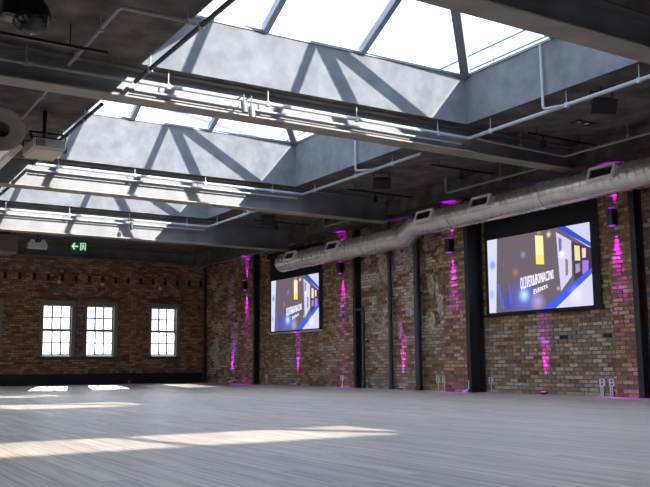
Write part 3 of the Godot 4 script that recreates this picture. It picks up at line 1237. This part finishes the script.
# ---------------------------------------------------------------- fittings on the right wall
func build_wall_fittings() -> void:
	# steel columns against the near side of the pilasters
	var steel := mat("column_steel", rgb(30, 29, 31), 0.6)
	var labels := ["black steel column beside the pilaster nearest the window wall", "black steel column beside the bent pipe", "black steel column between the duct bend and the large screen", "black steel column past the end of the large screen", "black steel column furthest from the window wall"]
	for i in PILASTERS.size():
		var d: float = PILASTERS[i][0] - 0.012
		var pf: float = PILASTERS[i][2]
		var c := thing("steel_column", labels[i], "column", P(12.62, 0, d - 0.08))
		var s := begin()
		box(s, pf - 0.03, pf - 0.01, 0.012, 4.245, d - 0.12, d, 0.003)
		piece("flange", s, steel, c)
		s = begin()
		box(s, WR - 0.03, WR - 0.01, 0.012, 4.245, d - 0.12, d, 0.003)
		piece("flange", s, steel, c)
		s = begin()
		box(s, pf - 0.01, WR - 0.03, 0.012, 4.245, d - 0.066, d - 0.052)
		piece("web", s, steel, c)
		s = begin()
		box(s, pf - 0.05, WR - 0.008, 0.0, 0.012, d - 0.14, d + 0.005)
		piece("base_plate", s, steel, c)
	# upright pipes between the second and third pilaster
	var dp := mat("dark_pipe", rgb(48, 48, 54), 0.5)
	upright([P(12.62, 0, 16.25), P(12.62, 4.245, 16.25)], 0.085, "thick dark upright pipe with collars under the duct bend", dp, [0.05, 2.55])
	upright([P(12.68, 0, 17.45), P(12.68, 4.245, 17.45)], 0.055, "slim dark upright pipe between the thick pipe and the bent pipe", dp, [0.05])
	upright([P(12.64, 0, 18.6), P(12.64, 2.06, 18.6), P(12.64, 2.06, 18.9)], 0.04, "bent dark pipe that turns into the column at head height", dp, [0.05])
	# up and down lamps on the pilasters
	var lz := [25.45, 19.55, 14.63, 10.28]
	for i in 4:
		wall_lamp(lz[i], PILASTERS[i][2], ["black up and down lamp on the pilaster nearest the windows", "black up and down lamp above the bent pipe", "black up and down lamp on the pilaster under the duct bend", "black up and down lamp on the pilaster past the large screen"][i])
	# small uplights on the floor
	var uz := [26.9, 22.35, 17.1, 12.35]
	for i in 4:
		floor_uplight(uz[i], ["small magenta floor uplight near the room corner", "small magenta floor uplight under the smaller looking screen", "small magenta floor uplight between the upright pipes", "small magenta floor uplight under the large screen"][i], i == 2)
	# sockets with conduits
	socket(WR, 15.5, 1, "pair of white sockets beside the pilaster under the duct bend", true)
	socket(WR, 13.93, 1, "single white socket beside the black column under the large screen", false)
	socket(WR, 10.7, 2, "grey double socket at the foot of the wall past the large screen", true)
	socket(12.63, 19.6, 1, "white socket at the foot of the pilaster by the bent pipe", false)
	socket(WR, 24.35, 1, "white socket under the smaller looking screen", false)
	var s := begin()
	tube(s, rounded([P(12.34, 0.26, 14.16), P(12.34, 0.08, 14.16), P(12.3, 0.012, 14.3)], 0.03, 4), 0.012, 8)
	var cb := obj("cable_conduit", s, mat("white_plastic", rgb(210, 206, 202), 0.5))
	tag(cb, "short pale conduit curling out of the black column foot", "conduit")

func upright(pts: Array, r: float, label: String, m: Material, collars: Array) -> void:
	var k := thing("upright_pipe", label, "pipe", pts[0])
	var s := begin()
	tube(s, rounded(pts, 0.08, 5) if pts.size() > 2 else pts, r, 18)
	piece("pipe_run", s, m, k)
	for y in collars:
		s = begin()
		lathe(s, pts[0] + Vector3(0, y - 0.05, 0), Vector3.UP, [[r, 0.0], [r + 0.018, 0.01], [r + 0.018, 0.09], [r, 0.1]], 18)
		piece("collar", s, m, k)
	s = begin()
	box(s, pts[0].x, WR - 0.012, 2.3 if pts.size() == 2 else 1.2, 2.34 if pts.size() == 2 else 1.24, -pts[0].z - 0.02, -pts[0].z + 0.02)
	piece("bracket", s, m, k)

func emissive(key: String, c: Color, e: float) -> StandardMaterial3D:
	var m := mat(key, Color(0.05, 0.05, 0.05), 0.5)
	m.emission_enabled = true
	m.emission = c
	m.emission_energy_multiplier = e
	return m

func spot(parent: Node3D, at: Vector3, dir: Vector3, angle: float, energy: float, c: Color) -> void:
	var l := SpotLight3D.new()
	l.name = "lamp_light"
	l.light_color = c
	l.light_energy = energy
	l.spot_angle = angle
	l.spot_range = 60.0
	l.spot_attenuation = 2.0
	l.spot_angle_attenuation = 1.0
	l.light_size = 0.03
	l.shadow_enabled = true
	parent.add_child(l, true)
	l.position = at - parent.position
	l.basis = Basis.looking_at(dir, Vector3.RIGHT if absf(dir.normalized().y) > 0.9 else Vector3.UP)

const MAGENTA := Color(0.72, 0.02, 1.0)

func wall_lamp(d: float, pf: float, label: String) -> void:
	var x := pf - 0.1
	var k := thing("wall_lamp", label, "lamp", P(x, 3.08, d))
	var black := mat("lamp_black", rgb(22, 22, 24), 0.45)
	var s := begin()
	box(s, x - 0.075, x + 0.075, 3.1, 3.4, d - 0.07, d + 0.07, 0.012)
	piece("housing", s, black, k)
	s = begin()
	box(s, x + 0.075, pf - 0.006, 3.18, 3.32, d - 0.04, d + 0.04)
	piece("wall_bracket", s, black, k)
	for e in [[3.085, 3.1], [3.4, 3.415]]:
		s = begin()
		lathe(s, P(x, e[0], d), Vector3.UP, [[0.0, 0.0], [0.055, 0.0], [0.055, e[1] - e[0]], [0.0, e[1] - e[0]]], 16)
		piece("lens", s, emissive("magenta_lens", MAGENTA, 0.25), k)
	spot(k, P(pf - 0.06, 3.07, d), Vector3(0.05, -1, 0), 13.0, 5.0, MAGENTA)
	spot(k, P(pf - 0.06, 3.43, d), Vector3(0.06, 1, 0), 18.0, 1.8, MAGENTA)

func floor_uplight(d: float, label: String, bluish: bool) -> void:
	var x := WR - 0.1
	var k := thing("floor_uplight", label, "lamp", P(x, 0, d))
	var s := begin()
	lathe(s, P(x, 0.0, d), Vector3.UP, [[0.0, 0.0], [0.06, 0.0], [0.06, 0.035], [0.045, 0.045], [0.0, 0.045]], 18)
	piece("housing", s, mat("lamp_black", rgb(22, 22, 24)), k)
	s = begin()
	lathe(s, P(x, 0.046, d), Vector3.UP, [[0.0, 0.0], [0.04, 0.0], [0.04, 0.008], [0.0, 0.008]], 16)
	var c := Color(0.75, 0.2, 1.0) if bluish else MAGENTA
	piece("lens", s, emissive("uplight_lens", Color(1.0, 0.2, 0.95), 0.5), k)
	spot(k, P(x, 0.07, d), Vector3(0.1, 1, 0), 10.0, 3.6, c)

func socket(x: float, d: float, n: int, label: String, pair: bool) -> void:
	var k := thing("wall_socket", label, "socket", P(x, 0.18, d))
	var plate := mat("white_plastic", rgb(210, 206, 202), 0.5)
	var dark := mat("socket_dark", rgb(60, 58, 58), 0.6)
	for j in (2 if pair else 1):
		var dd := d + j * 0.22
		var s := begin()
		box(s, x - 0.045, x - 0.006, 0.19, 0.32, dd - 0.065, dd + 0.065, 0.006)
		var p := piece("face_plate", s, plate, k)
		for y in [0.225, 0.285]:
			s = begin()
			box(s, x - 0.048, x - 0.044, y - 0.016, y + 0.016, dd - 0.024, dd + 0.024)
			obj("outlet", s, dark, p)
		s = begin()
		tube(s, [P(x - 0.025, 0.0, dd), P(x - 0.025, 0.19, dd)], 0.013, 8)
		if n == 2:
			tube(s, [P(x - 0.025, 0.0, dd + 0.045), P(x - 0.025, 0.19, dd + 0.045)], 0.013, 8)
		piece("conduit", s, plate, k)

# ---------------------------------------------------------------- ceiling fittings
func build_ceiling_fittings() -> void:
	var black := mat("lamp_black", rgb(22, 22, 24), 0.45)
	# lighting tracks, each with one or two spot heads
	track(0.6, 2.95, 9.78, 4.36, [0.9], "black lighting track beside the black pendant fitting")
	track(10.42, 12.1, 12.88, 4.5, [11.2], "black lighting track with one spot head above the large screen")
	track(10.3, 12.1, 15.7, 4.5, [11.05], "black lighting track with one spot head by the duct bend")
	track(10.4, 12.1, 10.2, 4.5, [10.75], "black lighting track with one spot head beside the twin downlight")
	track(10.3, 12.1, 20.4, 4.5, [11.0], "black lighting track with one spot head above the smaller looking screen")
	# spot heads hung from the pipes in front of the beams
	for a in [[5.15, 10.52, 4.33, "grey spotlight of the beam pair, hung slightly higher"], [5.27, 10.52, 4.27, "grey spotlight of the beam pair, hung slightly lower"]]:
		spotlight_head(a[0], a[1], a[2], a[3], "twin spotlights on the beam", true)
	spotlight_head(7.2, 21.33, 4.32, "small black spotlight hung under the rooflight next to the windows", "", false)
	# loudspeakers along the ceiling
	var sl := ["black ceiling loudspeaker beside the twin downlight", "black ceiling loudspeaker over the middle rooflight side", "black ceiling loudspeaker over the smaller looking screen"]
	var sd := [8.15, 14.2, 19.35]
	for i in 3:
		loudspeaker([9.83, 10.15, 10.2][i], sd[i], sl[i])
	# recessed twin downlight
	var k := thing("twin_downlight", "black recessed twin downlight in the dark ceiling", "downlight", P(11.08, HC, 9.6))
	var s := begin()
	box(s, 10.88, 11.28, HC - 0.012, HC - 0.001, 9.5, 9.7, 0.003)
	piece("trim_plate", s, black, k)
	for x in [10.98, 11.18]:
		s = begin()
		lathe(s, P(x, HC - 0.03, 9.6), Vector3.UP, [[0.0, 0.012], [0.05, 0.0], [0.062, 0.018]], 16)
		piece("reflector", s, mat("reflector", rgb(150, 146, 140), 0.25, 0.9), k)
	pendant_dome()
	left_duct()
	projector()
	exit_sign()
	emergency_light()
	s = begin()
	box(s, 3.9, 5.35, 3.98, 4.5, 26.0, 27.2, 0.012)
	k = thing("ventilation_box", "grey sheet metal ventilation box hung beside the emergency light", "ventilation", P(4.6, 3.98, 26.6))
	piece("casing", s, mat("vent_grey", rgb(120, 116, 112), 0.5, 0.3), k)
	s = begin()
	for x in [4.1, 5.15]:
		for z in [26.2, 27.0]:
			tube(s, [P(x, 4.49, z), P(x, HC, z)], 0.01, 6)
	piece("hanger", s, mat("rod_steel", rgb(130, 128, 128)), k)
	# blank dark panels between the last beam and the far wall
	for a in [[8.5, 9.3, "shorter black box heater on the ceiling, beside the exit sign"], [11.0, 12.0, "longer black box heater on the ceiling by the screen wall"]]:
		s = begin()
		box(s, a[0], a[1], HC - 0.16, HC, 25.6, 26.0, 0.01)
		var o := obj("ceiling_heater", s, black)
		tag(o, a[2], "heater", "black boxes on the last ceiling bay")

func track(x0: float, x1: float, d: float, y: float, heads: Array, label: String) -> void:
	var black := mat("lamp_black", rgb(22, 22, 24), 0.45)
	var k := thing("lighting_track", label, "track", P((x0 + x1) / 2, y, d))
	var s := begin()
	box(s, x0, x1, y, y + 0.035, d - 0.02, d + 0.02, 0.003)
	piece("rail", s, black, k)
	for x in [x0 + 0.2, x1 - 0.45]:
		s = begin()
		tube(s, [P(x, y + 0.03, d), P(x, HC, d)], 0.007, 6)
		piece("drop_rod", s, black, k)
	for x in heads:
		s = begin()
		lathe(s, P(x, y, d), Vector3(0, -1, 0), [[0.0, 0.0], [0.02, 0.0], [0.02, 0.05], [0.045, 0.07], [0.05, 0.2], [0.042, 0.2], [0.0, 0.18]], 14)
		piece("spot_head", s, black, k)

func spotlight_head(x: float, d: float, y: float, label: String, group: String, grey: bool) -> void:
	var k := thing("spotlight", label, "spotlight", P(x, y, d), group)
	var m := mat("spot_grey", rgb(120, 122, 124), 0.4, 0.4) if grey else mat("lamp_black", rgb(22, 22, 24))
	var s := begin()
	lathe(s, P(x, y, d), Vector3(0.06, -1, 0.1), [[0.0, 0.0], [0.042, 0.0], [0.048, 0.02], [0.048, 0.17], [0.04, 0.17], [0.0, 0.15]], 16)
	piece("barrel", s, m, k)
	s = begin()
	tube(s, [P(x, y - 0.02, d), P(x, 4.42, d), P(x, 4.42, d + 0.1915)], 0.012, 8)
	piece("bracket", s, m, k)

func loudspeaker(x: float, d: float, label: String) -> void:
	var k := thing("loudspeaker", label, "speaker", P(x, 4.3, d))
	var black := mat("lamp_black", rgb(22, 22, 24))
	var s := begin()
	# trapezoid cabinet, wide front turned down towards the room
	var c := P(x, 4.38, d)
	var u := Vector3(cos(0.5), 0, sin(0.5))
	var n := Vector3(-sin(0.5) * 0.8, -0.5, cos(0.5) * 0.8).normalized()
	var v := n.cross(u).normalized()
	var f := [c + n * 0.11 - u * 0.19 - v * 0.11, c + n * 0.11 + u * 0.19 - v * 0.11, c + n * 0.11 + u * 0.19 + v * 0.11, c + n * 0.11 - u * 0.19 + v * 0.11]
	var b := [c - n * 0.1 - u * 0.11 - v * 0.08, c - n * 0.1 + u * 0.11 - v * 0.08, c - n * 0.1 + u * 0.11 + v * 0.08, c - n * 0.1 - u * 0.11 + v * 0.08]
	quad(s, f[0], f[1], f[2], f[3], n)
	quad(s, b[0], b[1], b[2], b[3], -n)
	var side := [-v, u, v, -u]
	for i in 4:
		var j := (i + 1) % 4
		quad(s, f[i], f[j], b[j], b[i], side[i])
	piece("cabinet", s, black, k)
	s = begin()
	slab(s, c + n * 0.115, u * 0.175, v * 0.095, n * 0.006)
	piece("grille", s, mat("speaker_cloth", rgb(34, 33, 34), 0.9), k)
	s = begin()
	tube(s, rounded([c - u * 0.16, c - u * 0.17 + Vector3(0, 0.2, 0), c + u * 0.17 + Vector3(0, 0.2, 0), c + u * 0.16], 0.03, 3), 0.012, 6)
	tube(s, [c + Vector3(0, 0.2, 0), P(x, HC, d)], 0.015, 8)
	piece("yoke", s, black, k)

func pendant_dome() -> void:
	var k := thing("pendant_fitting", "glossy black domed fitting hung from the ceiling beside the lighting track", "light fitting", P(1.8, 4.1, 9.05))
	var gloss := mat("gloss_black", rgb(10, 10, 11), 0.2)
	var s := begin()
	var prof := [[0.0, 0.0], [0.12, 0.0], [0.14, 0.08]]
	for i in 11:
		var t := PI * (0.3 + 0.7 * i / 10.0)
		prof.append([0.205 * sin(t), 0.3 - 0.205 * cos(t)])
	lathe(s, P(1.82, 4.63, 9.0), Vector3(0.2, -1, 0.0), prof, 28)
	piece("dome", s, gloss, k)
	s = begin()
	box(s, 1.58, 1.8, 4.26, 4.645, 8.92, 9.14, 0.03)
	piece("mounting_box", s, gloss, k)

func left_duct() -> void:
	var steel := galvanised()
	var k := thing("spiral_duct", "silver round duct end beside the ceiling projector", "duct", P(2.2, 4.0, 12.4))
	var s := begin()
	var r := 0.3
	tube(s, [P(2.24, 3.94, 12.3), P(2.24, 3.94, 16.4)], r, 28, false)
	piece("duct_run", s, steel, k)
	s = begin()
	lathe(s, P(2.24, 3.94, 12.28), Vector3(0, 0, -1), [[0.1, 0.06], [0.11, 0.02], [r, 0.0], [r + 0.015, 0.0], [r + 0.015, 0.07], [r, 0.07]], 28)
	piece("end_cap", s, steel, k)
	s = begin()
	lathe(s, P(2.24, 3.94, 12.3), Vector3(0, 0, -1), [[0.0, 0.08], [0.11, 0.05]], 24)
	piece("damper", s, mat("grille_dark", rgb(38, 37, 38), 0.6), k)
	s = begin()
	var z := 12.6
	while z < 16.4:
		lathe(s, P(2.24, 3.94, z), Vector3(0, 0, -1), [[r, 0.0], [r + 0.015, 0.012], [r + 0.015, 0.026], [r, 0.04]], 28)
		z += 0.17
	piece("spiral_seam", s, steel, k).set_meta("kind", "stuff")
	# long grille under its room side
	var ang := deg_to_rad(-40.0)
	var n := Vector3(cos(ang), sin(ang), 0)
	var up := Vector3(-n.y, n.x, 0)
	var p := P(2.24, 3.94, 13.1) + n * (r + 0.03)
	s = begin()
	for e in [-1.0, 1.0]:
		slab(s, p + up * 0.1 * e, Vector3(0, 0, -0.5), up * 0.022, n * 0.04, 0.004)
		slab(s, p + Vector3(0, 0, -0.48) * e, Vector3(0, 0, -0.02), up * 0.08, n * 0.04, 0.004)
	piece("grille", s, mat("grille_frame", rgb(176, 172, 168)), k)
	s = begin()
	slab(s, p - n * 0.01, Vector3(0, 0, -0.46), up * 0.08, n * 0.006)
	piece("grille_back", s, mat("grille_dark", rgb(60, 58, 58)), k)

func projector() -> void:
	var k := thing("projector", "boxy pale projector hung on a black ceiling mount", "projector", P(3.1, 3.95, 13.5))
	var shell := mat("projector_shell", rgb(206, 200, 196), 0.5)
	var s := begin()
	box(s, 2.86, 3.36, 3.96, 4.12, 13.15, 13.9, 0.02)
	piece("casing", s, shell, k)
	s = begin()
	box(s, 2.88, 3.34, 3.945, 3.96, 13.17, 13.88)
	piece("base", s, mat("projector_base", rgb(196, 178, 156), 0.7), k)
	var black := mat("lamp_black", rgb(22, 22, 24))
	s = begin()
	lathe(s, P(3.36, 4.03, 13.4), Vector3(1, 0, 0), [[0.0, 0.0], [0.06, 0.0], [0.062, 0.06], [0.05, 0.07], [0.0, 0.05]], 18)
	piece("lens", s, black, k)
	for i in 6:
		s = begin()
		box(s, 2.9 + i * 0.025, 2.912 + i * 0.025, 3.99, 4.09, 13.144, 13.152)
		piece("vent_slat", s, mat("grille_dark", rgb(60, 58, 58)), k)
	s = begin()
	tube(s, [P(3.1, 4.2, 13.5), P(3.1, HC, 13.5)], 0.035, 12)
	piece("mount_pole", s, black, k)
	s = begin()
	for z in [13.2, 13.8]:
		box(s, 2.8, 3.4, 4.2, 4.225, z - 0.015, z + 0.015)
	for x in [2.84, 3.36]:
		box(s, x - 0.015, x + 0.015, 4.2, 4.225, 13.215, 13.785)
		for z in [13.22, 13.78]:
			box(s, x - 0.012, x + 0.012, 4.1, 4.2, z - 0.012, z + 0.012)
	box(s, 2.855, 3.345, 4.2, 4.22, 13.47, 13.53)
	piece("mount_frame", s, black, k)

func exit_sign() -> void:
	var x0 := 6.46
	var x1 := 6.96
	var y0 := 3.92
	var y1 := 4.19
	var d := 24.5
	var k := thing("exit_sign", "green exit sign with white arrow and running figure", "sign", P(6.71, y0, d))
	var s := begin()
	box(s, x0 - 0.02, x1 + 0.02, y0 - 0.02, y1 + 0.02, d + 0.006, d + 0.07, 0.008)
	piece("casing", s, mat("lamp_black", rgb(22, 22, 24)), k)
	s = begin()
	box(s, x0, x1, y0, y1, d, d + 0.008)
	piece("green_face", s, emissive("exit_green", Color(0.0, 0.2, 0.07), 0.22), k)
	var white := emissive("exit_white", Color(0.85, 1.0, 0.9), 0.17)
	var f := func(px: float, py: float) -> Vector3:
		return P(x0 + px * (x1 - x0), y0 + py * (y1 - y0), d - 0.003)
	s = begin()
	sheet(s, [f.call(0.1, 0.5), f.call(0.24, 0.85), f.call(0.33, 0.85), f.call(0.23, 0.58), f.call(0.23, 0.42), f.call(0.33, 0.15), f.call(0.24, 0.15)], 0.004)
	sheet(s, [f.call(0.2, 0.58), f.call(0.48, 0.58), f.call(0.48, 0.42), f.call(0.2, 0.42)], 0.004)
	piece("arrow", s, white, k)
	s = begin()
	for q in [[0.6, 0.66, 0.1, 0.9], [0.88, 0.93, 0.1, 0.9], [0.66, 0.88, 0.84, 0.9]]:
		sheet(s, [f.call(q[0], q[2]), f.call(q[1], q[2]), f.call(q[1], q[3]), f.call(q[0], q[3])], 0.004)
	piece("doorway", s, white, k)
	s = begin()
	for q in [[[0.74, 0.7], [0.79, 0.7], [0.79, 0.81], [0.74, 0.81]], [[0.73, 0.4], [0.8, 0.44], [0.8, 0.68], [0.74, 0.68]], [[0.73, 0.44], [0.77, 0.4], [0.72, 0.12], [0.67, 0.12]], [[0.76, 0.42], [0.8, 0.46], [0.86, 0.28], [0.82, 0.22]], [[0.68, 0.6], [0.74, 0.66], [0.74, 0.58], [0.69, 0.52]], [[0.8, 0.66], [0.86, 0.56], [0.84, 0.5], [0.79, 0.6]]]:
		var poly := []
		for p in q:
			poly.append(f.call(p[0], p[1]))
		sheet(s, poly, 0.004)
	piece("running_figure", s, white, k)
	s = begin()
	for x in [x0 + 0.1, x1 - 0.1]:
		tube(s, [P(x, y1 + 0.015, d + 0.04), P(x, HC, d + 0.04)], 0.01, 6)
	piece("hanging_rod", s, mat("lamp_black", rgb(22, 22, 24)), k)

func emergency_light() -> void:
	var d := 24.5
	var k := thing("emergency_light", "white emergency light box with two lamp heads beside the exit sign", "light", P(5.54, 3.9, d))
	var white := mat("off_white", rgb(214, 208, 196), 0.5)
	var s := begin()
	box(s, 5.3, 5.84, 3.92, 4.1, d, d + 0.14, 0.02)
	piece("casing", s, white, k)
	for x in [5.42, 5.72]:
		s = begin()
		lathe(s, P(x, 4.12, d + 0.06), Vector3(0, -0.2, 1), [[0.0, -0.04], [0.05, -0.02], [0.07, 0.05], [0.06, 0.06], [0.0, 0.05]], 16)
		piece("lamp_head", s, mat("lamp_glass_pale", rgb(226, 220, 216), 0.2), k)
	s = begin()
	box(s, 5.26, 5.31, 3.94, 4.06, d + 0.02, d + 0.1, 0.005)
	piece("indicator", s, mat("indicator_red", rgb(150, 40, 40), 0.4), k)
	s = begin()
	tube(s, [P(5.57, 4.09, d + 0.07), P(5.57, HC, d + 0.07)], 0.015, 8)
	piece("stem", s, mat("lamp_black", rgb(22, 22, 24)), k)

# ---------------------------------------------------------------- outside
func build_outside() -> void:
	# guard rail on the roof, seen through the rooflight
	var rail := mat("rail_grey", rgb(120, 132, 146), 0.5, 0.2)
	var k := thing("roof_railing", "grey metal guard rail on the roof outside the rooflight", "railing", P(9.95, 4.95, 9.0))
	var x := 10.05
	for y in [6.17, 5.9]:
		var s := begin()
		tube(s, [P(x, y, 1.0), P(x, y, 22.0)], 0.022, 8)
		piece("rail", s, rail, k)
	var z := 1.05
	while z < 22.0:
		var s := begin()
		tube(s, [P(x, 4.95, z), P(x, 6.17, z)], 0.02, 8)
		piece("post", s, rail, k)
		z += 1.595
	# building across the street, an added spot lamp mimics sun off its glass
	var b := thing("building", "pale building across the street seen through the sash windows", "building", P(20, -12, 74))
	var wall := mat("outside_wall", rgb(212, 208, 204), 0.9)
	var s2 := begin()
	box(s2, 4.0, 44.0, -12.0, 24.0, 72.0, 84.0)
	piece("wall", s2, wall, b)
	for i in 8:
		for j in 8:
			var s := begin()
			var wx := 6.0 + i * 4.8
			var wy := -9.0 + j * 4.2
			box(s, wx, wx + 2.2, wy, wy + 2.4, 71.9, 72.05)
			piece("window", s, mat("outside_glass", rgb(150, 162, 174), 0.08), b)
	var low := thing("low_building", "low grey roofed building just beyond the sash windows", "building", P(14, -12, 48))
	s2 = begin()
	box(s2, 0.0, 34.0, -12.0, 1.15, 44.0, 52.0)
	piece("wall", s2, mat("outside_grey", rgb(150, 150, 158), 0.9), low)
	s2 = begin()
	box(s2, -0.3, 34.3, 1.15, 1.4, 43.8, 52.2)
	piece("parapet", s2, mat("outside_coping", rgb(176, 176, 182), 0.9), low)
	var street := begin()
	box(street, -60, 90, -12.4, -12.0, 30, 120)
	var g := structure("floor_outside", street, mat("asphalt", rgb(120, 120, 122), 0.95))
	tag(g, "grey street below the sash windows", "street")
	# added spot lamp standing in for sunlight thrown back by that glass
	var back := Vector3(0.23, 0.42, -1.0)
	var from := P(9.3, 1.8, DB) + back * 42.0
	spot(b, from, -back, 9.0, 1200.0, Color(1.0, 0.97, 0.92))
